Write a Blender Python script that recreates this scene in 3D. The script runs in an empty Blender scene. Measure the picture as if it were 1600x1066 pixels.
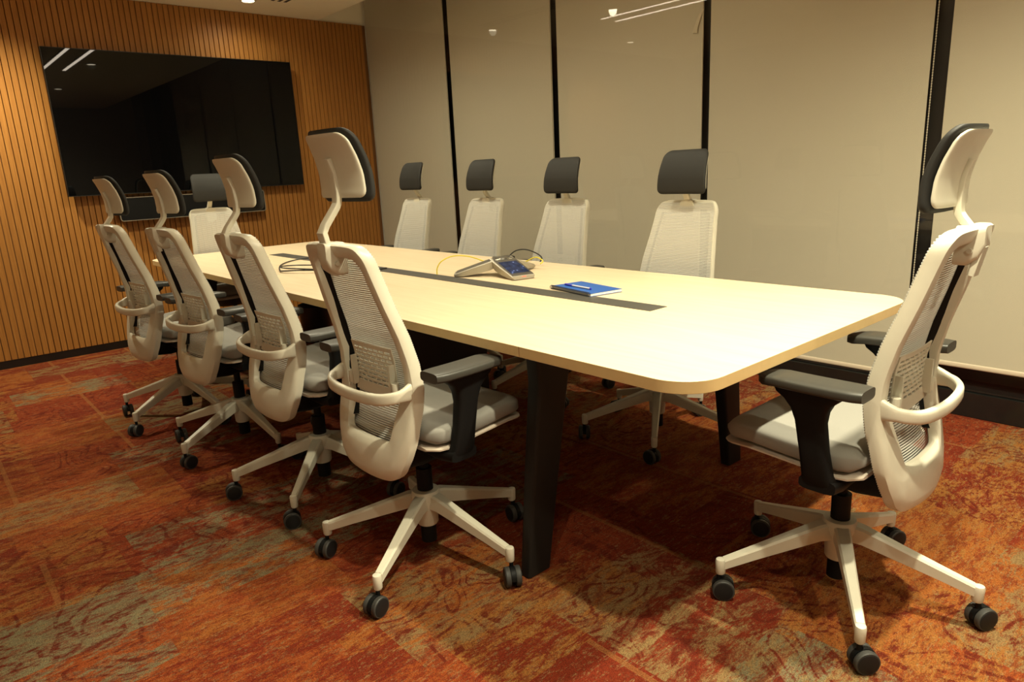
import bpy, bmesh, math, random
from mathutils import Vector, Matrix
from math import pi, sin, cos, radians, sqrt
random.seed(7)
sc = bpy.context.scene
COL = sc.collection

# ------------------------------------------------------------------ camera
F_PX = 1078.98
yaw, pitch, roll = 0.7144, 0.2447, -0.0478
CAM = Vector((5.9224, -0.2056, 1.2113))
fw = Vector((-cos(yaw) * cos(pitch), sin(yaw) * cos(pitch), -sin(pitch)))
r0 = fw.cross(Vector((0, 0, 1))).normalized()
u0 = r0.cross(fw)
Rv = cos(roll) * r0 + sin(roll) * u0
Uv = -sin(roll) * r0 + cos(roll) * u0
cd = bpy.data.cameras.new('camera')
cd.sensor_width = 36.0
cd.lens = F_PX / 1600 * 36.0
cd.clip_start = 0.05
cam = bpy.data.objects.new('camera', cd)
COL.objects.link(cam)
M = Matrix((Rv, Uv, -fw)).transposed().to_4x4()
M.translation = CAM
cam.matrix_world = M
sc.camera = cam

# ------------------------------------------------------------------ world, exposure
w = bpy.data.worlds.new('world'); sc.world = w
w.use_nodes = True
w.node_tree.nodes['Background'].inputs[0].default_value = (1, 0.75, 0.45, 1)
w.node_tree.nodes['Background'].inputs[1].default_value = 0.02
vs = sc.view_settings
vs.view_transform = 'Standard'; vs.look = 'None'; vs.gamma = 1.0
vs.use_curve_mapping = False
vs.exposure = 0.0
WARM = (1.0, 0.93, 0.66)
H = 2.533
# downlights: x, y, watts, cone degrees
DOWNLIGHTS = [
    (5.613, 0.85, 225, 160, 'round recessed ceiling downlight above the near left corner of the table'),
    (5.617, 1.80, 360, 150, 'round recessed ceiling downlight above the chair at the near table end'),
    (5.613, -0.10, 50, 160, 'round recessed ceiling downlight nearest above the camera side of the room'),
    (7.05, 0.85, 125, 160, 'round recessed ceiling downlight behind the near chair, left one of its pair'),
    (7.05, 1.80, 35, 160, 'round recessed ceiling downlight behind the near chair, window one of its pair'),
    (3.30, 1.75, 85, 165, 'round recessed ceiling downlight above the middle of the table'),
    (1.60, 1.75, 120, 165, 'round recessed ceiling downlight above the far half of the table'),
    (0.39, 2.12, 20, 165, 'glowing round ceiling downlight in front of the slatted wall, beside the black vent'),
    (0.58, 0.25, 190, 140, 'round recessed ceiling downlight above the left end of the slatted wall'),
]

# ------------------------------------------------------------------ materials
def lin(c): return tuple((x / 255 / 12.92 if x / 255 <= .04045 else ((x / 255 + .055) / 1.055) ** 2.4) for x in c)
class NT:
    def __init__(s, name):
        s.m = bpy.data.materials.new(name); s.m.use_nodes = True
        s.t = s.m.node_tree; s.b = s.t.nodes['Principled BSDF']; s.out = s.t.nodes['Material Output']
    def n(s, typ, **kw):
        nd = s.t.nodes.new(typ)
        for k, v in kw.items(): setattr(nd, k, v)
        return nd
    def l(s, a, b): s.t.links.new(a, b)
    def math(s, op, a, b=None, c=None):
        nd = s.n('ShaderNodeMath', operation=op)
        for i, x in enumerate((a, b, c)):
            if x is None: continue
            if isinstance(x, (int, float)): nd.inputs[i].default_value = x
            else: s.l(x, nd.inputs[i])
        return nd.outputs[0]
    def mix(s, f, a, b, blend='MIX'):
        nd = s.n('ShaderNodeMix', data_type='RGBA', blend_type=blend)
        for i, x in ((0, f), (6, a), (7, b)):
            if isinstance(x, (int, float)): nd.inputs[i].default_value = x
            elif isinstance(x, tuple): nd.inputs[i].default_value = (*x, 1)
            else: s.l(x, nd.inputs[i])
        return nd.outputs[2]
    def noise(s, vec, scale, detail=4, rough=.5, dist=0):
        nd = s.n('ShaderNodeTexNoise'); nd.inputs['Scale'].default_value = scale
        nd.inputs['Detail'].default_value = detail; nd.inputs['Roughness'].default_value = rough
        nd.inputs['Distortion'].default_value = dist
        s.l(vec, nd.inputs['Vector']); return nd.outputs['Fac']
    def mapping(s, vec, scale=(1, 1, 1), loc=(0, 0, 0)):
        nd = s.n('ShaderNodeMapping'); nd.inputs['Scale'].default_value = scale; nd.inputs['Location'].default_value = loc
        s.l(vec, nd.inputs['Vector']); return nd.outputs[0]
    def obj(s): return s.n('ShaderNodeTexCoord').outputs['Object']
    def ramp(s, f, stops, interp='LINEAR'):
        nd = s.n('ShaderNodeValToRGB'); cr = nd.color_ramp; cr.interpolation = interp
        while len(cr.elements) < len(stops): cr.elements.new(.5)
        for e, (p, c) in zip(cr.elements, stops):
            e.position = p; e.color = (*c, 1) if len(c) == 3 else c
        s.l(f, nd.inputs[0]); return nd.outputs[0]
    def bump(s, h, strength=.2, dist=.002):
        nd = s.n('ShaderNodeBump'); nd.inputs['Strength'].default_value = strength; nd.inputs['Distance'].default_value = dist
        s.l(h, nd.inputs['Height']); s.l(nd.outputs[0], s.b.inputs['Normal'])

def plain(name, col, rough=.5, metal=0, spec=.5, tex=0, texscale=200, emis=None, es=0, coat=0):
    t = NT(name); b = t.b
    b.inputs['Base Color'].default_value = (*col, 1); b.inputs['Roughness'].default_value = rough
    b.inputs['Metallic'].default_value = metal; b.inputs['Specular IOR Level'].default_value = spec
    if coat: b.inputs['Coat Weight'].default_value = coat
    if tex:
        nz = t.noise(t.obj(), texscale, 3)
        c = t.mix(nz, tuple(x * (1 - tex) for x in col), tuple(min(1, x * (1 + tex)) for x in col))
        t.l(c, b.inputs['Base Color']); t.bump(nz, .15, .001)
    if emis:
        b.inputs['Emission Color'].default_value = (*emis, 1); b.inputs['Emission Strength'].default_value = es
    return t.m

MT = {}
MT['cream'] = plain('cream_plastic', (.62, .585, .475), .38, tex=.03, texscale=60)
MT['meshcloth'] = plain('pale_grey_mesh', (.61, .60, .55), .6, tex=.05, texscale=900)
MT['seat'] = plain('grey_seat_fabric', (.25, .24, .215), .85, spec=.25, tex=.12, texscale=700)
MT['pan'] = plain('seat_pan_plastic', (.52, .44, .36), .45)
MT['pad'] = plain('charcoal_fabric', (.019, .018, .016), .65, spec=.3, tex=.15, texscale=500)
MT['armpad'] = plain('soft_black_plastic', (.040, .038, .032), .42, spec=.4)
MT['black'] = plain('black_plastic', (.004, .004, .004), .55, spec=.18)
MT['wheel'] = plain('caster_wheel_plastic', (.010, .010, .010), .5, spec=.3)
MT['tread'] = plain('caster_tread_rubber', (.035, .034, .031), .6)
MT['blackmetal'] = plain('black_powder_coat', (.009, .008, .007), .5, spec=.3, tex=.1, texscale=300)
MT['graphite'] = plain('slot_graphite', (.06, .057, .05), .45, tex=.06, texscale=300)
MT['plaster'] = plain('ceiling_paint', (.84, .78, .64), .8, tex=.02, texscale=20)
MT['darkwall'] = plain('dark_wall_paint', (.45, .42, .36), .8, tex=.03, texscale=8)
MT['sidewall'] = plain('side_wall_paint', (.54, .52, .45), .8, tex=.02, texscale=8)
MT['gloss_black'] = plain('gloss_black_stone', (.010, .010, .009), .16, tex=.3, texscale=9)
MT['frame_black'] = plain('dark_window_frame', (.008, .007, .006), .35)
MT['cord'] = plain('white_cord', (.6, .55, .42), .6)
MT['hem'] = plain('blind_hem', (.62, .53, .40), .6)
MT['screen'] = plain('tv_glass', (.002, .002, .0022), .015, spec=.28)
MT['silver'] = plain('brushed_silver', (.42, .38, .32), .35, metal=.9)
MT['phone'] = plain('phone_grey', (.40, .37, .30), .4, metal=.25)
MT['phonetop'] = plain('phone_top_dark', (.11, .10, .085), .4, metal=.3)
MT['red_led'] = plain('red_led', (.4, .02, .01), .4, emis=(1, .04, .02), es=6)
MT['yellow'] = plain('yellow_cable', (.75, .62, .05), .45)
MT['blackcable'] = plain('black_cable', (.012, .012, .012), .5)
MT['blue'] = plain('blue_cover', (.016, .095, .38), .45, tex=.05, texscale=40)
MT['paper'] = plain('paper', (.75, .72, .65), .8)
MT['wire'] = plain('spiral_wire', (.05, .05, .05), .35, metal=.6)
MT['penblue'] = plain('pen_blue', (.02, .03, .45), .3)
MT['penclear'] = plain('pen_clear', (.55, .55, .60), .2)
MT['bin'] = plain('dark_bronze_metal', (.05, .028, .016), .28, metal=.6)
MT['lamp_trim'] = plain('lamp_trim_white', (.75, .7, .6), .5)
MT['lamp_glow'] = plain('lamp_glow', (1, 1, 1), .5, emis=(1, .86, .62), es=14)
MT['strip_glow'] = plain('strip_glow', (1, 1, 1), .5, emis=(1, .86, .68), es=20)
MT['vent'] = plain('vent_black', (.012, .011, .009), .6)

def mk_blind():
    t = NT('blind_fabric'); o = t.obj()
    a = t.noise(t.mapping(o, (1, 1, 1)), 900, 2); b2 = t.noise(t.mapping(o, (3, 1, .4)), 1.4, 3)
    c = t.mix(a, (.475, .44, .335), (.535, .495, .38)); c = t.mix(t.math('MULTIPLY', b2, .25), c, (.49, .455, .345))
    t.l(c, t.b.inputs['Base Color']); t.b.inputs['Roughness'].default_value = .75; t.b.inputs['Specular IOR Level'].default_value = .3
    return t.m
MT['blind'] = mk_blind()

def mk_glass():
    t = NT('window_glass')
    tr = t.n('ShaderNodeBsdfTransparent'); gl = t.n('ShaderNodeBsdfGlossy'); gl.inputs['Roughness'].default_value = .012
    fr = t.n('ShaderNodeFresnel'); fr.inputs['IOR'].default_value = 1.42
    mx = t.n('ShaderNodeMixShader')
    ge = t.n('ShaderNodeNewGeometry'); t.l(t.math('MULTIPLY', fr.outputs[0], t.math('SUBTRACT', 1.0, ge.outputs['Backfacing'])), mx.inputs[0]); t.l(tr.outputs[0], mx.inputs[1]); t.l(gl.outputs[0], mx.inputs[2])
    t.l(mx.outputs[0], t.out.inputs[0]); return t.m
MT['glass'] = mk_glass()

def mk_table():
    t = NT('birch_laminate'); o = t.obj()
    g = t.noise(t.mapping(o, (1.2, 26, 26)), 2.2, 6, .6, .3)
    g2 = t.noise(t.mapping(o, (.7, 5, 5)), 1.7, 3)
    f = t.noise(t.mapping(o, (6, 260, 260)), 3, 2)
    c = t.ramp(g, [(.3, (.64, .50, .325)), (.7, (.74, .605, .42))])
    c = t.mix(t.math('MULTIPLY', g2, .35), c, (.69, .56, .39))
    c = t.mix(t.math('MULTIPLY', f, .12), c, (.5, .36, .2))
    t.l(c, t.b.inputs['Base Color']); t.b.inputs['Roughness'].default_value = .42; t.b.inputs['Specular IOR Level'].default_value = .35
    return t.m
MT['table'] = mk_table()
MT['edge'] = plain('edge_band', (.52, .36, .165), .45, tex=.06, texscale=40)

PITCH = .0385
def mk_slat():
    t = NT('oak_slats'); o = t.obj()
    sp = t.n('ShaderNodeSeparateXYZ'); t.l(o, sp.inputs[0])
    idx = t.math('FLOOR', t.math('DIVIDE', sp.outputs[1], PITCH))
    wn = t.n('ShaderNodeTexWhiteNoise', noise_dimensions='1D'); t.l(idx, wn.inputs['W'])
    cb = t.n('ShaderNodeCombineXYZ'); t.l(sp.outputs[1], cb.inputs[1])
    t.l(t.math('ADD', sp.outputs[2], t.math('MULTIPLY', wn.outputs[0], 30)), cb.inputs[2]); t.l(sp.outputs[0], cb.inputs[0])
    g = t.noise(t.mapping(cb.outputs[0], (30, 45, 1.3)), 2.5, 6, .6, .4)
    g2 = t.noise(t.mapping(cb.outputs[0], (60, 250, 5)), 3, 3)
    c = t.ramp(g, [(.25, (.27, .105, .020)), (.55, (.40, .175, .036)), (.8, (.50, .245, .062))])
    c = t.mix(t.math('MULTIPLY', g2, .35), c, (.22, .08, .015))
    c = t.mix(t.math('MULTIPLY', wn.outputs[0], .35), c, (.30, .12, .024))
    t.l(c, t.b.inputs['Base Color']); t.b.inputs['Roughness'].default_value = .5; t.b.inputs['Specular IOR Level'].default_value = .3
    return t.m
MT['slat'] = mk_slat()
MT['groove'] = plain('groove_backing', (.20, .085, .024), .9)

def mk_carpet():
    t = NT('patchwork_carpet'); o = t.obj()
    sp = t.n('ShaderNodeSeparateXYZ'); t.l(o, sp.inputs[0]); X, Y = sp.outputs[0], sp.outputs[1]
    def patches(pw, pl, seed):
        row = t.math('FLOOR', t.math('ADD', t.math('DIVIDE', X, pw), seed))
        w1 = t.n('ShaderNodeTexWhiteNoise', noise_dimensions='1D'); t.l(t.math('ADD', row, seed * 7.3), w1.inputs['W'])
        col = t.math('FLOOR', t.math('ADD', t.math('DIVIDE', Y, pl), t.math('MULTIPLY', w1.outputs[0], 3)))
        cb = t.n('ShaderNodeCombineXYZ'); t.l(row, cb.inputs[0]); t.l(col, cb.inputs[1]); cb.inputs[2].default_value = seed
        w2 = t.n('ShaderNodeTexWhiteNoise', noise_dimensions='3D'); t.l(cb.outputs[0], w2.inputs['Vector'])
        return w2.outputs['Value'], w2.outputs['Color']
    pv, pc = patches(.31, .62, 1.37)
    pv2, pc2 = patches(.50, .50, 5.71)
    pal = [(0, (.34, .040, .014)), (.18, (.46, .070, .020)), (.36, (.56, .115, .026)), (.52, (.60, .175, .036)),
           (.66, (.58, .22, .052)), (.78, (.46, .27, .11)), (.88, (.36, .29, .16))]
    cA = t.ramp(pv, pal, 'CONSTANT')
    cB = t.ramp(pv2, [(p, c) for p, c in zip([0, .25, .4, .55, .7, .8, .9], [pal[i][1] for i in (3, 0, 5, 2, 1, 4, 6)])], 'CONSTANT')
    # worn streaks running along Y
    s1 = t.noise(t.mapping(o, (9, 3.4, 1)), 1.3, 12, .80, .5)
    s2 = t.noise(t.mapping(o, (16, 5.0, 1), (4.1, 2.2, 0)), 1.6, 12, .86, .3)
    s3 = t.noise(t.mapping(o, (38, 9, 1), (1.1, 7.2, 0)), 2.0, 10, .85)
    base = t.mix(t.ramp(s1, [(.47, (0, 0, 0)), (.53, (1, 1, 1))]), cA, cB)
    fn = t.math('MULTIPLY', t.math('SUBTRACT', t.noise(t.mapping(o, (95, 34, 1)), 1.0, 6, .85), .5), .42)
    fn2 = t.math('MULTIPLY', t.math('SUBTRACT', t.noise(t.mapping(o, (150, 60, 1), (3, 9, 0)), 1.0, 5, .8), .5), .5)
    s1 = t.math('ADD', s1, fn); s2 = t.math('ADD', s2, fn); s3 = t.math('ADD', s3, fn2)
    base = t.mix(t.ramp(s1, [(.47, (0, 0, 0)), (.53, (1, 1, 1))]), cA, cB)
    wear = t.ramp(s2, [(.49, (0, 0, 0)), (.54, (1, 1, 1))])
    base = t.mix(t.math('MULTIPLY', wear, .72), base, (.30, .030, .012))
    wear2 = t.ramp(s3, [(.54, (0, 0, 0)), (.60, (1, 1, 1))])
    base = t.mix(t.math('MULTIPLY', wear2, .62), base, (.56, .34, .15))
    # scrollwork: thin contour lines of a warped field, only in part of the patches
    wp = t.n('ShaderNodeTexNoise'); wp.inputs['Scale'].default_value = 3.2; wp.inputs['Detail'].default_value = 1.0; t.l(o, wp.inputs['Vector'])
    va = t.n('ShaderNodeVectorMath', operation='MULTIPLY_ADD'); t.l(wp.outputs['Color'], va.inputs[0]); va.inputs[1].default_value = (.55, .55, 0); t.l(o, va.inputs[2])
    vr = t.n('ShaderNodeTexVoronoi'); vr.inputs['Scale'].default_value = 5.5; t.l(va.outputs[0], vr.inputs['Vector'])
    ring = t.math('ABSOLUTE', t.math('SUBTRACT', t.math('FRACT', t.math('MULTIPLY', vr.outputs['Distance'], 4.2)), .5))
    lines = t.ramp(ring, [(.10, (1, 1, 1)), (.17, (0, 0, 0))])
    gate = t.math('GREATER_THAN', pv2, .35)
    brk = t.ramp(s2, [(.44, (0, 0, 0)), (.52, (1, 1, 1))])
    lf = t.math('MULTIPLY', t.math('MULTIPLY', lines, gate), brk)
    base = t.mix(t.math('MULTIPLY', lf, .9), base, (.22, .022, .010))
    # border bars
    bx = t.math('FRACT', t.math('ADD', t.math('DIVIDE', Y, .5), .13))
    bar = t.math('MULTIPLY', t.math('LESS_THAN', bx, .035), t.math('LESS_THAN', pv, .4))
    base = t.mix(t.math('MULTIPLY', bar, .45), base, (.62, .26, .08))
    # large tone drift and woven loops
    big = t.noise(o, .8, 2)
    wv = t.n('ShaderNodeTexVoronoi'); wv.inputs['Scale'].default_value = 330; t.l(o, wv.inputs['Vector'])
    loops = t.ramp(wv.outputs['Distance'], [(0, (1.15,) * 3), (.7, (.55,) * 3)])
    base = t.mix(1.0, base, loops, 'MULTIPLY')
    fine = t.noise(o, 260, 3, .7)
    base = t.mix(t.math('MULTIPLY', t.math('SUBTRACT', fine, .35), .5), base, (.20, .07, .03))
    base = t.mix(1.0, base, (.56, .58, .56), 'MULTIPLY')
    t.l(base, t.b.inputs['Base Color']); t.b.inputs['Roughness'].default_value = .95; t.b.inputs['Specular IOR Level'].default_value = .1
    t.bump(wv.outputs['Distance'], .5, .002)
    return t.m
MT['carpet'] = mk_carpet()

def mk_phonescreen():
    t = NT('phone_screen'); o = t.obj()
    v = t.n('ShaderNodeTexVoronoi'); v.inputs['Scale'].default_value = 42; t.l(o, v.inputs['Vector'])
    c = t.ramp(v.outputs['Distance'], [(.10, (.30, .40, .75)), (.22, (.03, .05, .12)), (.8, (.012, .02, .05))])
    t.b.inputs['Base Color'].default_value = (.01, .012, .02, 1); t.b.inputs['Roughness'].default_value = .15
    t.l(c, t.b.inputs['Emission Color']); t.b.inputs['Emission Strength'].default_value = .9
    return t.m
MT['phonescreen'] = mk_phonescreen()

# ------------------------------------------------------------------ mesh helpers
def bx(bm, x0, x1, y0, y1, z0, z1, mat=0):
    vsx = [bm.verts.new((x, y, z)) for x in (x0, x1) for y in (y0, y1) for z in (z0, z1)]
    for q in ((0, 1, 3, 2), (4, 6, 7, 5), (0, 4, 5, 1), (2, 3, 7, 6), (0, 2, 6, 4), (1, 5, 7, 3)):
        f = bm.faces.new([vsx[i] for i in q]); f.material_index = mat
def loft(bm, secs, cap=True, closed=False):
    rings = [[bm.verts.new(p) for p in s] for s in secs]
    n = len(rings[0]); m = len(rings)
    for i in range(m if closed else m - 1):
        a, b = rings[i], rings[(i + 1) % m]
        for j in range(n):
            bm.faces.new((a[j], a[(j + 1) % n], b[(j + 1) % n], b[j]))
    if cap and not closed:
        bm.faces.new(rings[0][::-1]); bm.faces.new(rings[-1])
def sup(a, b, n=2.0, N=20):
    out = []
    for i in range(N):
        t = 2 * pi * (i + .5) / N; c, s = cos(t), sin(t)
        out.append((a * abs(c) ** (2 / n) * (1 if c >= 0 else -1), b * abs(s) ** (2 / n) * (1 if s >= 0 else -1)))
    return out
def tube(bm, pts, rad, N=8, closed=False, flat=None):
    pts = [Vector(p) for p in pts]; m = len(pts); secs = []
    up = None
    for i, p in enumerate(pts):
        a = pts[(i - 1) % m] if (closed or i > 0) else p; b = pts[(i + 1) % m] if (closed or i < m - 1) else p
        d = (b - a).normalized()
        if up is None:
            up = Vector((0, 0, 1)) if abs(d.z) < .9 else Vector((1, 0, 0))
        s = d.cross(up).normalized(); u = s.cross(d).normalized(); up = u
        r = rad[i] if isinstance(rad, (list, tuple)) else rad
        ra, rb = (r, r) if flat is None else flat
        secs.append([p + s * (ra * cos(2 * pi * k / N)) + u * (rb * sin(2 * pi * k / N)) for k in range(N)])
    loft(bm, secs, closed=closed)
def cyl(bm, p0, p1, r0_, r1_=None, N=24):
    tube(bm, [p0, p1], [r0_, r0_ if r1_ is None else r1_], N)
def catmull(pts, k=4, closed=False):
    P = [Vector(p) for p in pts]; n = len(P); out = []
    for i in range(n if closed else n - 1):
        g = (lambda j: P[j % n]) if closed else (lambda j: P[max(0, min(n - 1, j))])
        p0, p1, p2, p3 = g(i - 1), g(i), g(i + 1), g(i + 2)
        for j in range(k):
            t = j / k
            out.append(.5 * ((2 * p1) + (p2 - p0) * t + (2 * p0 - 5 * p1 + 4 * p2 - p3) * t * t + (3 * p1 - p0 - 3 * p2 + p3) * t ** 3))
    if not closed: out.append(P[-1])
    return out
def interp(tab, x):
    if x <= tab[0][0]: return tab[0][1]
    for (a, b), (c, d) in zip(tab, tab[1:]):
        if x <= c:
            t = (x - a) / (c - a); return b + (d - b) * t
    return tab[-1][1]
def finish(bm, name, mats, smooth=True, ang=40):
    bmesh.ops.recalc_face_normals(bm, faces=bm.faces)
    me = bpy.data.meshes.new(name); bm.to_mesh(me); bm.free()
    for m_ in (mats if isinstance(mats, (list, tuple)) else [mats]): me.materials.append(MT[m_])
    if smooth:
        for p in me.polygons: p.use_smooth = True
        me.set_sharp_from_angle(angle=radians(ang))
    return me
def obj(name, bm, mats, parent=None, smooth=True, ang=40, bevel=0, loc=None, rotz=0, segs=2):
    me = bm if isinstance(bm, bpy.types.Mesh) else finish(bm, name, mats, smooth, ang)
    o = bpy.data.objects.new(name, me); COL.objects.link(o)
    if parent: o.parent = parent
    if loc: o.location = loc
    o.rotation_euler.z = rotz
    if bevel:
        b = o.modifiers.new('bevel', 'BEVEL'); b.width = bevel; b.segments = segs; b.limit_method = 'ANGLE'; b.angle_limit = radians(40)
    return o
def new(): return bmesh.new()
def tag(o, label, cat, group=None):
    o['label'] = label; o['category'] = cat
    if group: o['group'] = group
    return o
def thing(name, label, cat, loc=(0, 0, 0), rotz=0, group=None):
    o = bpy.data.objects.new(name, None); COL.objects.link(o); o.empty_display_size = .1
    o.location = loc; o.rotation_euler.z = rotz
    return tag(o, label, cat, group)
def struct(name, bm, mats, parent=None, **k):
    o = obj(name, bm, mats, parent, **k)
    if not parent: o['kind'] = 'structure'
    return o

# ------------------------------------------------------------------ the room
YW = 3.348          # plane of the blinds
XB, YL = 8.2, -1.45  # unseen back and left walls
b = new(); bx(b, -.1, XB, YL, 3.60, -.12, 0); struct('floor', b, 'carpet', smooth=False)
b = new(); bx(b, -.02, XB, YL, 2.872, H, H + .32)
bx(b, -.02, XB, 2.872, 3.60, 2.86, 2.86 + .05)
struct('ceiling', b, 'plaster', smooth=False)
b = new(); bx(b, -.15, -.022, YL, 3.60, 0, 2.90); wl = struct('wall_back', b, ['plaster'], smooth=False)
# slatted cladding, one mesh
b = new(); n0 = int((YL + .02) / PITCH)
y = n0 * PITCH
while y < 3.30:
    bx(b, -.014, 0.0, y + .0026, y + PITCH - .0026, .058, H - .002)
    y += PITCH
o = struct('trim_1', b, ['slat'], smooth=False, bevel=.0012, segs=1)
o['label'] = 'vertical oak slat cladding across the screen wall'
b = new(); bx(b, -.0215, -.0135, YL, 3.345, .05, H - .001); o = struct('trim_2', b, ['groove'], smooth=False)
b = new(); bx(b, -.0215, -.003, YL, 3.345, 0, .057); struct('baseboard_back', b, 'frame_black', smooth=False)
b = new(); bx(b, -.1, XB, YL - .1, YL, 0, 2.9); struct('wall_left', b, 'sidewall', smooth=False)
b = new(); bx(b, XB, XB + .1, YL, 3.60, 0, 2.9); struct('wall_front', b, 'darkwall', smooth=False)
# window wall: dark frame behind, mullions, blinds, glass in front
b = new(); bx(b, -.1, XB, 3.50, 3.60, 0, 2.86); struct('wall_right', b, 'frame_black', smooth=False)
MU = [1.207, 2.4, 3.592, 4.768, 5.985, 7.2]
for m_ in MU:
    b = new(); bx(b, m_ - .05, m_ + .05, 3.385, 3.50, .13, 2.86); struct('trim_%d' % (3 + MU.index(m_)), b, 'frame_black', smooth=False, bevel=.002)
b = new(); bx(b, -.02, XB, 3.325, 3.50, 0, .118); bx(b, -.02, XB, 3.340, 3.50, .118, .128)
struct('baseboard_right', b, 'gloss_black', smooth=False, bevel=.003)
b = new(); bx(b, -.0215, XB, 3.328, 3.334, .1285, 2.858)
struct('window_1', b, 'glass', smooth=False)
edges = [(.004, 1.178), (1.236, 2.374), (2.427, 3.566), (3.611, 4.728), (4.801, 5.955), (6.01, 7.17)]
bott = [.13, .13, .13, .130, .222, .2]
names_ = ['taupe roller blind next to the slatted oak wall', 'taupe roller blind second from the slatted wall, behind the far two side chairs',
          'wide taupe roller blind in the middle, its cord tassel hanging at its top right', 'taupe roller blind behind the near table end, with a beaded chain at its right edge',
          'taupe roller blind at the right of the room, behind the nearest chair', 'taupe roller blind last in the row, past the right edge']
for i, ((a, c), z0) in enumerate(zip(edges, bott)):
    if i > 4: continue
    r = thing('roller_blind', names_[i], 'blind', ((a + c) / 2, YW, z0), 0, 'roller blinds along the window wall')
    hw = (c - a) / 2
    b = new(); bx(b, -hw, hw, 0, .002, .022, 2.80 - z0); obj('fabric', b, 'blind', r, smooth=False)
    b = new(); loft(b, [[(x, .001 + p[0], .012 + p[1]) for p in sup(.006, .012, 3, 12)] for x in (-hw, hw)]); obj('hem_bar', b, 'hem', r)
    b = new(); cyl(b, (-hw, .03, 2.80 - z0), (hw, .03, 2.80 - z0), .028, N=20); obj('roller_tube', b, 'hem', r)
# cords at the blind edges
def bead_chain(x, label, z0=.35, beaded=True):
    r = thing('blind_cord', label, 'cord', (x, YW - .004, z0), 0)
    b = new()
    if beaded:
        z = 0
        cyl(b, (0, 0, 0), (0, 0, 2.8 - z0), .0014, N=6)
        while z < 2.8 - z0:
            bmesh.ops.create_icosphere(b, subdivisions=1, radius=.0036, matrix=Matrix.Translation((0, 0, z))); z += .0115
    else:
        cyl(b, (0, 0, 0), (0, 0, 2.8 - z0), .0034, N=8)
    obj('chain' if beaded else 'cord', b, 'cord', r)
    return r
bead_chain(4.742, 'white beaded chain hanging left of the widest dark window post')
bead_chain(1.170, 'pale cord hanging left of the dark window post nearest the slatted wall', beaded=False)
bead_chain(2.366, 'pale cord hanging left of the second dark window post', beaded=False)
tc = bead_chain(3.563, 'pale cord with a folded tassel end hanging left of the third dark window post', beaded=False)
b = new()
for k in range(4):
    tube(b, catmull([(-.004 + .003 * k, 0, 1.66), (-.03 + .005 * k, -.004, 1.62), (-.052 + .006 * k, -.004, 1.57), (-.06 + .008 * k, -.004, 1.545)], 3), .0035, 6)
obj('tassel', b, 'cord', tc)

# ------------------------------------------------------------------ ceiling fixtures
def mk_downlight(x, y, watt, cone, label):
    r = thing('ceiling_light', label, 'light', (x, y, H), 0, 'round recessed downlights')
    b = new()
    N = 32; prof = [(.062, -.001), (.062, -.005), (.046, -.006), (.042, .004)]
    loft(b, [[(q[0] * cos(2 * pi * k / N), q[0] * sin(2 * pi * k / N), q[1]) for k in range(N)] for q in prof], cap=False)
    obj('trim_ring', b, 'lamp_trim', r)
    b = new(); cyl(b, (0, 0, -.0035), (0, 0, -.001), .0415, N=32); obj('diffuser', b, 'lamp_glow', r)
    ld = bpy.data.lights.new('downlight', 'SPOT'); ld.energy = watt; ld.color = WARM; ld.spot_size = radians(cone); ld.spot_blend = 1.0; ld.shadow_soft_size = .035
    lo = bpy.data.objects.new('lamp', ld); COL.objects.link(lo); lo.parent = r; lo.location = (0, 0, -.02)
for d in DOWNLIGHTS: mk_downlight(*d)
for yy, nm in ((1.36, 'long thin linear ceiling light over the table, the one nearer the left chairs'), (1.57, 'long thin linear ceiling light over the table centre')):
    r = thing('linear_light', nm, 'light', (2.55, yy, H), 0, 'linear ceiling lights')
    b = new(); bx(b, -1.25, 1.25, -.022, .022, -.012, -.001); obj('housing', b, 'lamp_trim', r, smooth=False)
    b = new(); bx(b, -1.245, 1.245, -.016, .016, -.0145, -.0122); obj('diffuser', b, 'strip_glow', r, smooth=False)
r = thing('ceiling_vent', 'black slotted air vent in the ceiling beside the glowing downlight', 'vent', (.47, 2.32, H))
b = new(); bx(b, 0, 1.2, -.075, .08, -.0025, -.0005); obj('frame', b, 'plaster', r, smooth=False)
for k in range(3):
    b = new(); bx(b, .01, 1.19, -.062 + .05 * k, -.038 + .05 * k, -.004, -.0026); obj('slot', b, 'vent', r, smooth=False)

# ------------------------------------------------------------------ screen and sound bar
r = thing('television', 'large black wall-mounted television on the oak slat wall', 'television', (0, 1.6516, 1.6613 - .501))
hw, hh = .8907, 1.002
b = new(); bx(b, .045, .078, -hw, hw, 0, hh); obj('housing', b, 'black', r, smooth=False, bevel=.003)
b = new(); bx(b, .0782, .080, -hw + .004, hw - .004, .006, hh - .004); obj('screen', b, 'screen', r, smooth=False)
b = new()
for (a0, a1, c0, c1) in ((-hw, hw, hh - .003, hh), (-hw, hw, 0, .005), (-hw, -hw + .003, 0, hh), (hw - .003, hw, 0, hh)): bx(b, .0775, .0812, a0, a1, c0, c1)
obj('bezel', b, 'silver' if False else 'frame_black', r, smooth=False)
b = new(); bx(b, .0005, .0445, -.3, .3, .2, .75); obj('wall_bracket', b, 'black', r, smooth=False)
r = thing('sound_bar', 'black sound bar with a silver rim mounted under the television', 'speaker', (0, 1.62, .962))
def rrect(a, b_, rad, N=6):
    out = []
    for cx, cy, t0 in ((a - rad, b_ - rad, 0), (-a + rad, b_ - rad, pi / 2), (-a + rad, -b_ + rad, pi), (a - rad, -b_ + rad, 1.5 * pi)):
        for k in range(N + 1):
            t = t0 + pi / 2 * k / N; out.append((cx + rad * cos(t), cy + rad * sin(t)))
    return out
def rr_sec(x, a, h, rad): return [(x, p[0], h + p[1]) for p in rrect(a, h, rad)]
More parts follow.
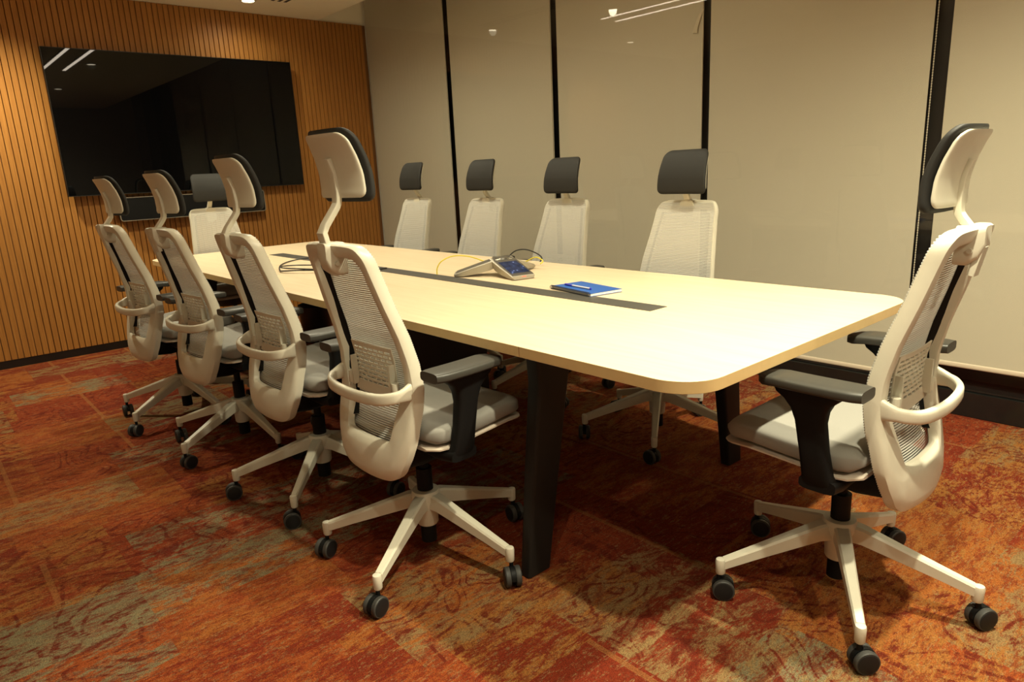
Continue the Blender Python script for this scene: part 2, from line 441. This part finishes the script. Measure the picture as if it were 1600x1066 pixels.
b = new(); loft(b, [rr_sec(.012, .55, .086, .02), rr_sec(.078, .555, .086, .02)]); obj('cabinet', b, 'black', r)
b = new()
o1, i1 = rrect(.556, .087, .021), rrect(.551, .082, .017)
loft(b, [[(x, p[0], .086 + p[1]) for p in q] for x, q in ((.074, o1), (.083, o1), (.083, i1), (.074, i1))], cap=False, closed=True); obj('rim', b, 'silver', r)
b = new(); loft(b, [rr_sec(.0785, .549, .086, .017), rr_sec(.081, .549, .086, .017)]); obj('grille', b, 'black', r)
b = new(); bx(b, .0005, .0115, -.25, .25, .02, .14); obj('wall_bracket', b, 'black', r, smooth=False)

# ------------------------------------------------------------------ table
TX0, TX1, TY0, TY1, TZ = .9157, 5.1174, 1.0, 2.2425, .74
tcx, tcy = (TX0 + TX1) / 2, (TY0 + TY1) / 2
r = thing('conference_table', 'long pale birch conference table with rounded corners and a black cable slot', 'table', (tcx, tcy, 0))
la, lb = (TX1 - TX0) / 2, (TY1 - TY0) / 2
def tsec(z, inset): return [(p[0], p[1], z) for p in rrect(la - inset, lb - inset, .11 - inset, 10)]
b = new(); loft(b, [tsec(TZ - .030, .0010), tsec(TZ - .029, 0), tsec(TZ - .0008, 0), tsec(TZ, .0008)]); 
b.normal_update()
for f in b.faces:
    if abs(f.normal.z) < .5 and len(f.verts) == 4: f.material_index = 1
top = obj('tabletop', b, ['table', 'edge'], r, ang=25)
b = new(); bx(b, 1.508 - tcx, 4.56 - tcx, -.046, .046, TZ + .0002, TZ + .0016); obj('cable_slot', b, 'graphite', r, smooth=False)
b = new()
for sy in (-1, 1): bx(b, -.0009, .0009, sy * (lb - .002), sy * (lb + .0004), TZ - .0295, TZ - .0005)
obj('seam', b, 'groove', r, smooth=False, loc=(4.559 - tcx, 0, 0))
def leg(sx, sy):
    b = new(); secs = []
    for z, yc, a, h in ((.709, .462, .030, .080), (.67, .462, .030, .072), (.60, .470, .029, .061), (.3, .513, .025, .053), (.004, .553, .021, .046)):
        secs.append([(p[0] * a / .03, yc * sy + p[1] * h / .06, z) for p in rrect(.03, .06, .012, 3)])
    loft(b, secs); return b
for lx in (4.513, 1.52):
    for sy in (-1, 1):
        o = obj('leg', leg(1, sy), 'blackmetal', r, loc=(lx - tcx, 0, 0))
    b = new(); bx(b, -.03, .03, -.5, .5, .66, .7085); obj('crossbeam', b, 'blackmetal', r, smooth=False, bevel=.004, loc=(lx - tcx, 0, 0))
for sy in (-1, 1):
    b = new(); bx(b, 1.2 - tcx, 4.45 - tcx, sy * .17 - .025, sy * .17 + .025, .665, .7088); obj('rail', b, 'blackmetal', r, smooth=False, bevel=.003)
b = new(); bx(b, -.30, .30, -.13, .13, .005, .664); obj('pedestal_box', b, 'blackmetal', r, smooth=False, bevel=.006, loc=(3.19 - tcx, 0, 0))
b = new(); bx(b, -.055, .0, -.012, .012, .69, .7088); obj('bracket', b, 'blackmetal', r, smooth=False, bevel=.004, loc=(4.49 - tcx, -.56, 0))

# ------------------------------------------------------------------ office chair prototype (faces +Y)
def YS(z): return interp([(.33, -.186), (.36, -.194), (.40, -.196), (.45, -.187), (.51, -.169), (.57, -.152), (.63, -.143), (.70, -.147), (.78, -.165), (.87, -.193), (.955, -.217), (1.0, -.231), (1.05, -.250)], z)
def yrear(x, z): return YS(z) - .017 + (.017 + .018 * max(0, min(1, (.52 - z) / .14))) * min(1, (x / .2) ** 2)
OUT = [(0, .345), (.06, .346), (.104, .352), (.134, .368), (.156, .397), (.176, .44), (.189, .495), (.193, .60), (.187, .69), (.178, .78), (.165, .87), (.154, .955), (.150, .995), (.138, 1.020), (.118, 1.034), (.07, 1.038), (0, 1.038)]
INN = [(0, .466), (.062, .467), (.096, .470), (.110, .482), (.114, .505), (.122, .56), (.134, .60), (.152, .64), (.153, .70), (.147, .775), (.134, .86), (.124, .935), (.121, .965), (.112, .986), (.096, .997), (.06, 1.000), (0, 1.000)]
def full(pts, k=3):
    s = catmull([(p[0], p[1], 0) for p in pts], k)
    L = [(p.x, p.y) for p in s]
    return L + [(-x, z) for x, z in L[-2:0:-1]]
FO, FI = full(OUT), full(INN)
def hwo(z):
    best = 0
    L = FO[:len(FO) // 2 + 1]
    for (x0, z0), (x1, z1) in zip(L, L[1:]):
        if min(z0, z1) <= z <= max(z0, z1) and z1 != z0:
            best = max(best, x0 + (x1 - x0) * (z - z0) / (z1 - z0))
    return best
def lerp2(A, B, t): return [((1 - t) * a[0] + t * b_[0], (1 - t) * a[1] + t * b_[1]) for a, b_ in zip(A, B)]
def frame_mesh():
    b = new()
    def ring(t, off):
        return [(x, yrear(x, z) + off, z) for x, z in lerp2(FO, FI, t)]
    loft(b, [ring(0, .034), ring(-.01, .022), ring(0.0, .010), ring(.12, .001), ring(.3, -.001), ring(.8, -.001), ring(.95, .002), ring(1, .010), ring(.98, .024), ring(.85, .028), ring(.25, .034)], closed=True, cap=False)
    return finish(b, 'backrest_frame', 'cream', True, 38)
def strands_mesh():
    b = new(); z = .366; k = 0
    while z < 1.030:
        hw_ = hwo(z) - .003
        if hw_ > .02:
            secs = []
            n = 12
            for i in range(n + 1):
                x = -hw_ + 2 * hw_ * i / n
                yy = yrear(x, z) + .0365 + .004 * (1 - (x / hw_) ** 2) * 0
                secs.append([(x, yy + .0006, z - .0028), (x, yy + .0014, z), (x, yy + .0006, z + .0028), (x, yy - .0012, z)])
            loft(b, secs)
        z += .0064; k += 1
    return finish(b, 'mesh_back', 'meshcloth', False)
def hoop_mesh():
    P = catmull([(-.176, -.138, .628), (-.176, -.172, .622), (-.160, -.200, .616), (-.112, -.222, .610), (0, -.230, .606), (.112, -.222, .610), (.160, -.200, .616), (.176, -.172, .622), (.176, -.138, .628)], 4)
    b = new(); secs = []; m = len(P)
    for i, p in enumerate(P):
        d = (P[min(m - 1, i + 1)] - P[max(0, i - 1)]).normalized(); s = d.cross(Vector((0, 0, 1))).normalized(); u = Vector((0, 0, 1))
        t = abs(i / (m - 1) - .5) * 2
        hh_ = .017 + .012 * max(0, t - .7) / .3
        secs.append([p + s * q[0] + u * q[1] for q in sup(.0095, hh_, 3.5, 16)])
    loft(b, secs); return finish(b, 'lumbar_hoop', 'cream', True, 50)
def lumbar_mesh():
    b = new(); W_, z0, z1 = .104, .585, .738
    def piece(xa, xb, za, zb):
        n = max(1, int((xb - xa) / .03))
        for i in range(n):
            x0, x1 = xa + (xb - xa) * i / n, xa + (xb - xa) * (i + 1) / n
            vsx = []
            for x in (x0, x1):
                for off in (.016, .0195):
                    for z in (za, zb): vsx.append(b.verts.new((x, yrear(x, z) + off, z)))
            for q in ((0, 1, 3, 2), (4, 6, 7, 5), (0, 4, 5, 1), (2, 3, 7, 6), (0, 2, 6, 4), (1, 5, 7, 3)): b.faces.new([vsx[i_] for i_ in q])
    z = z0; row = 0
    piece(-W_, W_, z0, z0 + .030); z = z0 + .030
    while z < z1 - .012:
        sl = .0068
        # ties across the slot
        x = -W_ + (.0 if row % 2 else .0145)
        piece(-W_, -W_ + .010, z, z + sl); piece(W_ - .010, W_, z, z + sl)
        x = -W_ + .010 + (.012 if row % 2 else .0225)
        while x < W_ - .016:
            piece(x, x + .005, z, z + sl); x += .027
        piece(-W_, W_, z + sl, z + .0128); z += .0128; row += 1
    piece(-W_, W_, z, z1)
    for sx in (-1, 1):
        bx(b, sx * .098 - .004, sx * .098 + .004, yrear(.1, .65) - .004, yrear(.1, .65) + .018, .60, .69)
        cyl(b, (sx * .114, yrear(.1, .62) + .004, .605), (sx * .114, yrear(.1, .62) + .004, .640), .011, N=14)
    return finish(b, 'lumbar_pad', 'cream', False)
def bar_mesh(sx):   # dark inner rail between frame and mesh
    b = new(); secs = []
    for i in range(13):
        z = .50 + (.985 - .50) * i / 12
        xo = interp([(.50, .118), (.6, .142), (.64, .157), (.70, .160), (.86, .141), (.985, .122)], z)
        yy = yrear(xo, z)
        secs.append([(sx * (xo - .001), yy + .012, z), (sx * (xo - .001), yy + .034, z), (sx * (xo - .012), yy + .034, z), (sx * (xo - .007), yy + .024, z)])
    loft(b, secs); return finish(b, 'inner_rail', 'black', False)
def seat_rows(off, zt, zb, z_off=0):
    rows = []
    for i in range(17):
        t = i / 16; y_ = -.125 + .365 * t
        hwid = .245 * (1 - max(0, (.12 - t) / .12) ** 2 * .18) * (1 - max(0, (t - .80) / .20) ** 2.2 * .20)
        rows.append((y_, hwid + off, t))
    return rows
def seat_mesh():
    b = new(); secs = []
    for y_, hwid, t in seat_rows(0, 0, 0):
        drop = .028 * max(0, (t - .72) / .28) ** 2
        th = .030 * (1 - .75 * max(0, (t - .93) / .07)) * (1 - .6 * max(0, (.04 - t) / .04))
        zc = .487 + .022 * t - drop * .7 - .006 * sin(pi * min(1, t * 1.1))
        secs.append([(p[0], y_, zc + p[1] + .012 * (abs(p[0]) / .245) ** 3 * (p[1] > 0)) for p in sup(hwid, th, 3.6, 36)])
    loft(b, secs); return finish(b, 'seat_cushion', 'seat', True, 60)
def pan_mesh():
    b = new(); secs = []
    for y_, hwid, t in seat_rows(.002, 0, 0):
        drop = .022 * max(0, (t - .72) / .28) ** 2
        secs.append([(p[0], y_ + (t - .5) * .006, .452 + .026 * t - drop + p[1]) for p in sup(hwid, .0065, 4, 28)])
    loft(b, secs); return finish(b, 'seat_pan', 'pan', True, 50)
def mech_mesh():
    b = new()
    secs = [[(p[0], y_, z_ + p[1]) for p in sup(a, h, 4, 20)] for y_, a, h, z_ in ((-.195, .11, .020, .395), (-.17, .125, .034, .405), (-.08, .135, .052, .412), (.03, .135, .050, .418), (.09, .135, .032, .436), (.16, .13, .012, .455))]
    loft(b, secs)
    bx(b, -.18, .18, -.10, .02, .435, .466)
    cyl(b, (.12, -.03, .43), (.235, -.02, .425), .006, N=10)
    loft(b, [[(x, -.02 + p[0], .425 + p[1]) for p in sup(.018, .005, 3, 12)] for x in (.20, .27)])
    # upright that carries the back
    secs = [[(p[0], y_, z_ + p[1]) for p in sup(.055, .022, 4, 16)] for y_, z_ in ((-.12, .40), (-.178, .40))]
    loft(b, secs)
    return finish(b, 'tilt_mechanism', 'black', True, 40)
def gas_mesh():
    b = new(); cyl(b, (0, 0, .045), (0, 0, .30), .0255, N=24); cyl(b, (0, 0, .30), (0, 0, .385), .0145, N=20)
    bmesh.ops.recalc_face_normals(b, faces=b.faces); return finish(b, 'gas_lift', 'black')
def hub_mesh():
    b = new(); N = 30
    secs = [[(r_ * cos(2 * pi * k / N), r_ * sin(2 * pi * k / N), z) for k in range(N)] for r_, z in ((.031, .105), (.034, .11), (.037, .175), (.046, .20), (.046, .215), (.042, .224), (.027, .226))]
    loft(b, secs); return finish(b, 'base_hub', 'cream')
def bleg_mesh():
    b = new(); secs = []
    R_ = .337
    for s, w_, zt, hh_ in ((.020, .044, .220, .052), (.06, .040, .213, .048), (.14, .034, .185, .042), (.24, .0285, .150, .034), (R_ - .012, .024, .121, .030)):
        secs.append([(s, sx * w_ / 2 * f, z) for sx, f, z in ((-1, .72, zt), (-1, 1, zt - .006), (-1, .9, zt - hh_), (1, .9, zt - hh_), (1, 1, zt - .006), (1, .72, zt))])
    loft(b, secs)
    N = 16
    secs = [[(R_ - .004 + r_ * 1.1 * cos(2 * pi * k / N), r_ * cos(0) * sin(2 * pi * k / N), z) for k in range(N)] for r_, z in ((.0105, .074), (.0125, .078), (.0135, .112), (.012, .1185), (.006, .1205))]
    loft(b, secs); return finish(b, 'base_leg', 'cream', True, 30)
def caster_mesh():   # hood and stem; wheel axle along local X, trail along -Y
    b = new(); cyl(b, (0, .012, .045), (0, .012, .082), .0065, N=12)
    secs = [[(x, y_, z_) for y_, z_ in [(-.031 * cos(t) + .0, .030 + .031 * sin(t)) for t in [pi * k / 10 for k in range(11)]]] for x in (-.007, .007)]
    loft(b, secs); return finish(b, 'caster', 'black')
def wheel_mesh():
    b = new(); N = 28
    prof = [(.004, .008), (.029, .008), (.0305, .0115), (.0305, .021), (.0285, .0235)]
    loft(b, [[(x, r_ * cos(2 * pi * k / N), .0305 + r_ * sin(2 * pi * k / N)) for k in range(N)] for r_, x in prof])
    me = None
    nb = len(b.faces)
    b2 = b
    loft(b2, [[(x, r_ * cos(2 * pi * k / N), .0305 + r_ * sin(2 * pi * k / N)) for k in range(N)] for r_, x in ((.0255, .0236), (.0255, .0245), (.022, .0252), (.012, .0262), (.002, .0265))])
    b2.faces.ensure_lookup_table()
    for f in b2.faces[nb:]: f.material_index = 1
    return finish(b2, 'wheel', ['tread', 'wheel'], True, 35)
def armrest_mesh(sx):
    b = new()
    secs = []
    for z, yc, a, h, xc in ((.668, -.012, .085, .026, .262), (.655, -.012, .078, .026, .262), (.640, -.014, .058, .024, .262), (.620, -.018, .044, .023, .262), (.59, -.022, .036, .021, .262), (.52, -.034, .034, .020, .263), (.46, -.045, .036, .020, .262), (.435, -.050, .042, .020, .255)):
        secs.append([(sx * (xc + p[1]), yc + p[0], z) for p in sup(a, h, 4, 20)])
    loft(b, secs)
    secs = [[(sx * x, -.05 + p[0], z_ + p[1]) for p in sup(.045, .017, 4, 16)] for x, z_ in ((.275, .437), (.22, .428), (.10, .432))]
    loft(b, secs)
    return finish(b, 'armrest', 'black', True, 45)
def armpad_mesh(sx):
    b = new(); secs = []
    for i in range(15):
        t = i / 14; y_ = -.150 + .262 * t
        e = 1 - (2 * t - 1) ** 6 * (.12 if t < .5 else .34)
        if i == 14: e = .45
        if i == 0: e = .80
        xc = .270 - .018 * t - .0 + .006 * sin(pi * t)
        zc = .6835 - .004 * (t - .5) - .006 * max(0, t - .8) / .2
        secs.append([(sx * (xc + p[0]), y_, zc + p[1]) for p in sup(.046 * e, .0145 * (.7 + .3 * min(1, e * 1.1)), 4.0, 28)])
    loft(b, secs); return finish(b, 'arm_pad', 'armpad', True, 50)
def HB(z):   # headrest shell rear profile
    return interp([(-.01, -.208), (.03, -.204), (.07, -.206), (.11, -.216), (.15, -.232), (.186, -.253)], z)
def head_slab(y0, y1, hwid, z0, z1, rad, name, mat, nrows=20, curve=.014):
    b = new(); secs = []
    for i in range(nrows + 1):
        t = i / nrows; z = z0 + (z1 - z0) * (.5 - .5 * cos(pi * t))
        dz = min(z - z0, z1 - z); f = 1.0
        w_ = hwid - .014 * ((z - z0) / (z1 - z0)) ** 2
        rr = rad if z - z0 < z1 - z else rad * 1.35
        if dz < rr: w_ = w_ - rr + sqrt(max(0, rr ** 2 - (rr - dz) ** 2))
        th = (y1 - y0) / 2; ym = (y0 + y1) / 2
        if dz < .008: th *= .55 + .45 * dz / .008
        secs.append([(p[0], HB(z) + ym + p[1] + curve * (p[0] / hwid) ** 2, 1.112 + z) for p in sup(w_, th, 4, 32)])
    loft(b, secs); return finish(b, name, mat, True, 50)
def stem_mesh():
    b = new()
    P = [(-.250, .965, .030), (-.264, 1.030, .028), (-.252, 1.050, .024), (-.218, 1.092, .023), (-.211, 1.103, .023), (-.209, 1.114, .023), (-.208, 1.135, .023), (-.212, 1.185, .021), (-.224, 1.222, .015)]
    secs = []
    for i, (y_, z, w_) in enumerate(P):
        a = Vector(P[max(0, i - 1)][:2]); c = Vector(P[min(len(P) - 1, i + 1)][:2]); d = (c - a).normalized(); nrm = Vector((-d.y, d.x))
        secs.append([(p[0], y_ + nrm.x * p[1], z + nrm.y * p[1]) for p in sup(w_ * .64, .0085, 6, 16)])
    loft(b, secs)
    return finish(b, 'headrest_stem', 'cream', True, 22)
def mount_mesh():
    b = new()
    secs = [[(p[0], y_, z_ + p[1]) for p in sup(a, h, 5, 20)] for y_, z_, a, h in ((-.215, .995, .034, .045), (-.240, .995, .034, .045), (-.262, 1.004, .028, .038), (-.272, 1.016, .022, .024))]
    loft(b, secs)
    cyl(b, (-.036, -.248, .985), (.036, -.248, .985), .006, N=12)
    return finish(b, 'headrest_mount', 'cream', True, 35)

ME = dict(frame=frame_mesh(), strands=strands_mesh(), hoop=hoop_mesh(), lumbar=lumbar_mesh(), barL=bar_mesh(-1), barR=bar_mesh(1), seat=seat_mesh(), pan=pan_mesh(),
          mech=mech_mesh(), gas=gas_mesh(), hub=hub_mesh(), bleg=bleg_mesh(), caster=caster_mesh(), wheel=wheel_mesh(), armL=armrest_mesh(-1), armR=armrest_mesh(1),
          padL=armpad_mesh(-1), padR=armpad_mesh(1), head=head_slab(-.004, .010, .112, .007, .172, .018, 'headrest', 'cream'),
          hpad=head_slab(.0105, .036, .121, -.004, .184, .022, 'headrest_pad', 'pad'), stem=stem_mesh(), mount=mount_mesh())
def part(name, key, parent, loc=(0, 0, 0), rz=0, label=None):
    o = bpy.data.objects.new(name, ME[key]); COL.objects.link(o); o.parent = parent; o.location = loc; o.rotation_euler.z = rz
    if label: o['label'] = label
    return o
R_C = .337
def build_proto():
    t = thing('office_chair', 'x', 'chair')
    part('seat_cushion', 'seat', t, label='grey fabric seat cushion'); part('seat_pan', 'pan', t)
    part('tilt_mechanism', 'mech', t, label='black mechanism under the seat'); part('gas_lift', 'gas', t, label='black gas lift column')
    fr = part('backrest_frame', 'frame', t)
    part('mesh_back', 'strands', fr, label='pale grey mesh of fine horizontal strands')
    part('lumbar_hoop', 'hoop', fr); part('lumbar_pad', 'lumbar', fr, label='slotted cream lumbar plate')
    part('inner_rail', 'barL', fr); part('inner_rail', 'barR', fr); part('headrest_mount', 'mount', fr)
    h = part('headrest', 'head', t); part('headrest_pad', 'hpad', h, label='charcoal headrest pad'); part('headrest_stem', 'stem', h)
    for s, k in ((-1, 'armL'), (1, 'armR')):
        a = part('armrest', k, t, label='black armrest'); part('arm_pad', 'padL' if s < 0 else 'padR', a)
    part('base_hub', 'hub', t)
    for k in range(5):
        part('base_leg', 'bleg', t, rz=2 * pi * k / 5)
    for k in range(5):
        an = 2 * pi * k / 5
        c = part('caster', 'caster', t, (R_C * cos(an), R_C * sin(an), 0), an, label='black twin-wheel caster')
        part('wheel', 'wheel', c); wv = part('wheel', 'wheel', c, rz=pi)
    return t
proto = build_proto()
def copy_tree(o, parent=None):
    c = o.copy(); COL.objects.link(c); c.parent = parent
    for ch in [x for x in o.children]: copy_tree(ch, c)
    return c
def pose(t, x, y_, yaw_deg, base_world, dh, label, group, seed, casters=None):
    ya = radians(yaw_deg) - pi / 2      # local +Y is forward
    t.location = (x, y_, 0); t.rotation_euler.z = ya
    t['label'] = label; t['group'] = group
    rnd = random.Random(seed); base = base_world - ya
    kids = list(t.children)
    legs = [c for c in kids if c.name.startswith('base_leg')]; cs = [c for c in kids if c.name.startswith('caster')]
    for k, l in enumerate(legs): l.rotation_euler.z = base + 2 * pi * k / 5
    for k, c in enumerate(cs):
        an = base + 2 * pi * k / 5
        az = (casters[k] if casters else rnd.uniform(0, 2 * pi)) - ya     # world angle of the wheel axle
        # the stem sits over the leg tip, the wheels trail behind it
        d = Vector((sin(az), -cos(az))) * .012
        c.rotation_euler.z = az
        c.location = (R_C * cos(an) + d.x, R_C * sin(an) + d.y, 0)
    for c in kids:
        if c.name.startswith('headrest'): c.location.z = dh
    return t
LG = 'office chairs along the near left side of the table'
RG = 'office chairs along the window side of the table'
EG = 'office chairs at the table ends'
chairs = [
    (4.178, .908, 92.5, -2.3098, .037, 'cream mesh office chair nearest the camera in the row left of the table', LG, 1, [radians(a) for a in (25, 15, 60, 80, 20)]),
    (3.450, .902, 93.0, radians(-116.6), .005, 'cream mesh office chair second from the camera in the row left of the table', LG, 2, None),
    (2.715, .858, 96.0, radians(-139.3), -.024, 'cream mesh office chair third from the camera in the row left of the table', LG, 3, None),
    (2.045, .800, 96.0, radians(-132.9), -.030, 'cream mesh office chair farthest in the left row, closest to the slatted wall', LG, 4, None),
    (4.105, 2.225, -88.0, radians(-127.2), -.040, 'window-side office chair nearest the camera, charcoal headrest before the third dark window post', RG, 5, None),
    (3.250, 2.350, -87.0, radians(-100), -.040, 'window-side office chair second from the camera, just behind the conference phone', RG, 6, None),
    (2.493, 2.400, -87.0, radians(-75), -.022, 'window-side office chair third from the camera, between the two leftmost dark posts', RG, 7, None),
    (1.699, 2.412, -87.0, radians(-50), -.012, 'window-side office chair farthest from the camera, before the blind beside the oak wall', RG, 8, None),
    (1.0, 1.49, 0.0, radians(10), -.022, 'office chair at the far table end facing the camera, below the television', EG, 9, None),
    (5.192, 1.607, 180.0, 4.0251, -.037, 'large cream office chair at the near table end, right foreground, seen from behind', EG, 10, [radians(a) for a in (125, 140, 150, 155, 120)]),
]
for i, a in enumerate(chairs):
    t = proto if i == len(chairs) - 1 else copy_tree(proto)
    pose(t, *a)

# ------------------------------------------------------------------ conference phone
pc = Vector((3.505, 1.845, TZ + .0018)); PA = [radians(a) for a in (-13, -131, 100)]
r = thing('conference_phone', 'grey three-legged conference phone with a lit touch screen on the table', 'phone', pc)
RP = .215
def phone_arm(an, wide):
    b = new(); secs = []; d = Vector((cos(an), sin(an), 0)); s = Vector((-sin(an), cos(an), 0))
    for k, (t, zt, th, w_) in enumerate(((0, .078, .034, .050), (.22, .066, .040, .054), (.5, .048, .036, .054), (.8, .028, .026, .050 if wide else .046), (.97, .017, .0155, .050 if wide else .041), (1, .014, .012, .046 if wide else .038))):
        if wide: w_ *= 1.15
        c = d * (RP * t)
        zb = max(.001, zt - th)
        if wide and t > .4: zb = .001 if t >= .8 else .012
        secs.append([c + s * w_ + Vector((0, 0, zt - .004)), c + s * (w_ - .004) + Vector((0, 0, zt)), c - s * (w_ - .004) + Vector((0, 0, zt)), c - s * w_ + Vector((0, 0, zt - .004)), c - s * (w_ - .006) + Vector((0, 0, zb)), c + s * (w_ - .006) + Vector((0, 0, zb))])
    loft(b, secs); return b
for i, an in enumerate(PA):
    a_ = obj('phone_leg', phone_arm(an, i == 0), 'phone', r, smooth=False)
    b = new(); d = Vector((cos(an), sin(an), 0)); s = Vector((-sin(an), cos(an), 0)); wd = .052 * (1.12 if i == 0 else .9)
    secs = []
    for t, zt, w_ in ((.02, .0785, .046), (.22, .0672, wd * .97), (.5, .0492, wd * .97), (.8, .0292, wd * .93 if i == 0 else wd * .9), (.96, .0188, wd * .92 if i == 0 else wd * .82)):
        c = d * (RP * t); secs.append([c + s * w_ + Vector((0, 0, zt)), c - s * w_ + Vector((0, 0, zt)), c - s * w_ + Vector((0, 0, zt - .001)), c + s * w_ + Vector((0, 0, zt - .001))])
    loft(b, secs); obj('leg_cover', b, 'phonetop', a_, ang=25)
    if i == 0:
        b = new(); secs = []
        for t, zt in ((.30, .0632), (.5, .0508), (.8, .0308), (.86, .0272)):
            c = d * (RP * t); secs.append([c + s * .046 + Vector((0, 0, zt)), c - s * .046 + Vector((0, 0, zt)), c - s * .046 + Vector((0, 0, zt - .0012)), c + s * .046 + Vector((0, 0, zt - .0012))])
        loft(b, secs); obj('touch_screen', b, 'phonescreen', a_, ang=25)
        b = new(); c = d * (RP * .985)
        loft(b, [[c + s * q + Vector((0, 0, .0165)) + d * e + Vector((0, 0, f)) for e, f in ((-.003, 0), (.004, -.003), (.004, -.005), (-.003, -.002))] for q in (-.009, .009)]); obj('indicator_light', b, 'red_led', a_, smooth=False)
b = new(); N = 24
loft(b, [[(q * cos(2 * pi * k / N), q * sin(2 * pi * k / N), z) for k in range(N)] for q, z in ((.030, .045), (.040, .070), (.036, .0775), (.020, .0795))]); obj('phone_hub', b, 'phonetop', r)

def cable(name, pts, rad, mat, label, ends=None, cat='cable'):
    b = new(); tube(b, catmull(pts, 8), rad, 8); t = tag(obj(name, b, mat), label, cat); return t
z0 = TZ + .0055
cable('network_cable', [(3.262, 1.655, TZ + .004), (3.262, 1.660, TZ + .035), (3.275, 1.680, TZ + .066), (3.30, 1.73, TZ + .085), (3.33, 1.80, TZ + .076), (3.37, 1.87, TZ + .045), (3.41, 1.95, TZ + .02), (3.46, 2.03, TZ + .03), (3.52, 2.05, TZ + .055), (3.56, 2.06, TZ + .04), (3.575, 2.03, TZ + .03)], .0028, 'yellow', 'yellow network cable arching from the table slot to the conference phone')
cable('power_cable', [(3.44, 1.95, TZ + .03), (3.39, 2.00, TZ + .058), (3.375, 2.06, TZ + .078), (3.39, 2.11, TZ + .078), (3.43, 2.14, TZ + .060), (3.47, 2.14, TZ + .040), (3.49, 2.11, TZ + .026)], .0032, 'blackcable', 'black cable looping up behind the conference phone')
z1 = z0 + .006
pts = [(2.13, 1.66, z0), (2.04, 1.60, z1), (2.02, 1.50, z0), (2.16, 1.37, z0), (2.38, 1.27, z0), (2.47, 1.255, z1), (2.55, 1.30, z1 + .004), (2.66, 1.40, z1), (2.78, 1.52, z0 + .002),
       (2.80, 1.60, z0 + .006), (2.70, 1.60, z1 + .006), (2.52, 1.50, z1 + .004), (2.36, 1.37, z1 + .008), (2.37, 1.28, z1 + .012), (2.46, 1.27, z1 + .012), (2.60, 1.33, z1 + .010), (2.76, 1.44, z1), (2.86, 1.56, z0 + .004), (2.84, 1.64, z0)]
cable('coiled_cable', pts, .0034, 'blackcable', 'loosely coiled black cable lying on the far half of the table by the cable slot')

# ------------------------------------------------------------------ notebook and pen
na = radians(-10.5)
r = thing('spiral_notebook', 'blue-covered spiral notebook lying over the cable slot with a pen on top', 'notebook', (4.120, 1.742, TZ + .0018), na)
b = new(); bx(b, -.127, .127, -.068, .078, .0012, .0098); obj('pages', b, 'paper', r, smooth=False)
b = new(); bx(b, -.128, .128, -.070, .079, .0099, .0108); obj('front_cover', b, 'blue', r, smooth=False)
b = new(); bx(b, -.128, .128, -.070, .079, .0, .0011); obj('back_cover', b, 'blue', r, smooth=False)
b = new()
for k in range(34):
    x = -.121 + .242 * k / 33
    ring = [(x, -.072 + .0075 * cos(2 * pi * j / 12), .0075 + .0068 * sin(2 * pi * j / 12)) for j in range(12)]
    tube(b, ring, .0011, 5, closed=True)
obj('spiral_binding', b, 'wire', r)
r2 = thing('ballpoint_pen', 'blue-capped ballpoint pen lying on the blue notebook', 'pen', (4.098, 1.724, TZ + .0170), na + radians(2))
b = new(); cyl(b, (-.03, 0, 0), (.078, 0, 0), .0038, .0038, N=12); obj('barrel', b, 'penclear', r2)
b = new(); tube(b, [(-.078, 0, 0), (-.074, 0, 0), (-.03, 0, 0)], [.003, .0044, .0047], 12); bx(b, -.072, -.034, .003, .0065, -.0015, .0015); obj('cap', b, 'penblue', r2)
b = new(); cyl(b, (.078, 0, 0), (.084, 0, 0), .0042, .003, N=12); obj('end_plug', b, 'penblue', r2)

# ------------------------------------------------------------------ bin under the table
r = thing('waste_bin', 'dark bronze round waste bin standing under the far end of the table', 'bin', (1.02, 2.07, 0))
b = new(); N = 32
loft(b, [[(q * cos(2 * pi * k / N), q * sin(2 * pi * k / N), z) for k in range(N)] for q, z in ((.10, .0), (.112, .005), (.120, .27), (.117, .272), (.108, .02), (.01, .015))]); obj('body', b, 'bin', r)
b = new(); tube(b, [(.1195 * cos(2 * pi * k / N), .1195 * sin(2 * pi * k / N), .276) for k in range(N)], .0055, 8, closed=True); obj('rim', b, 'black', r)
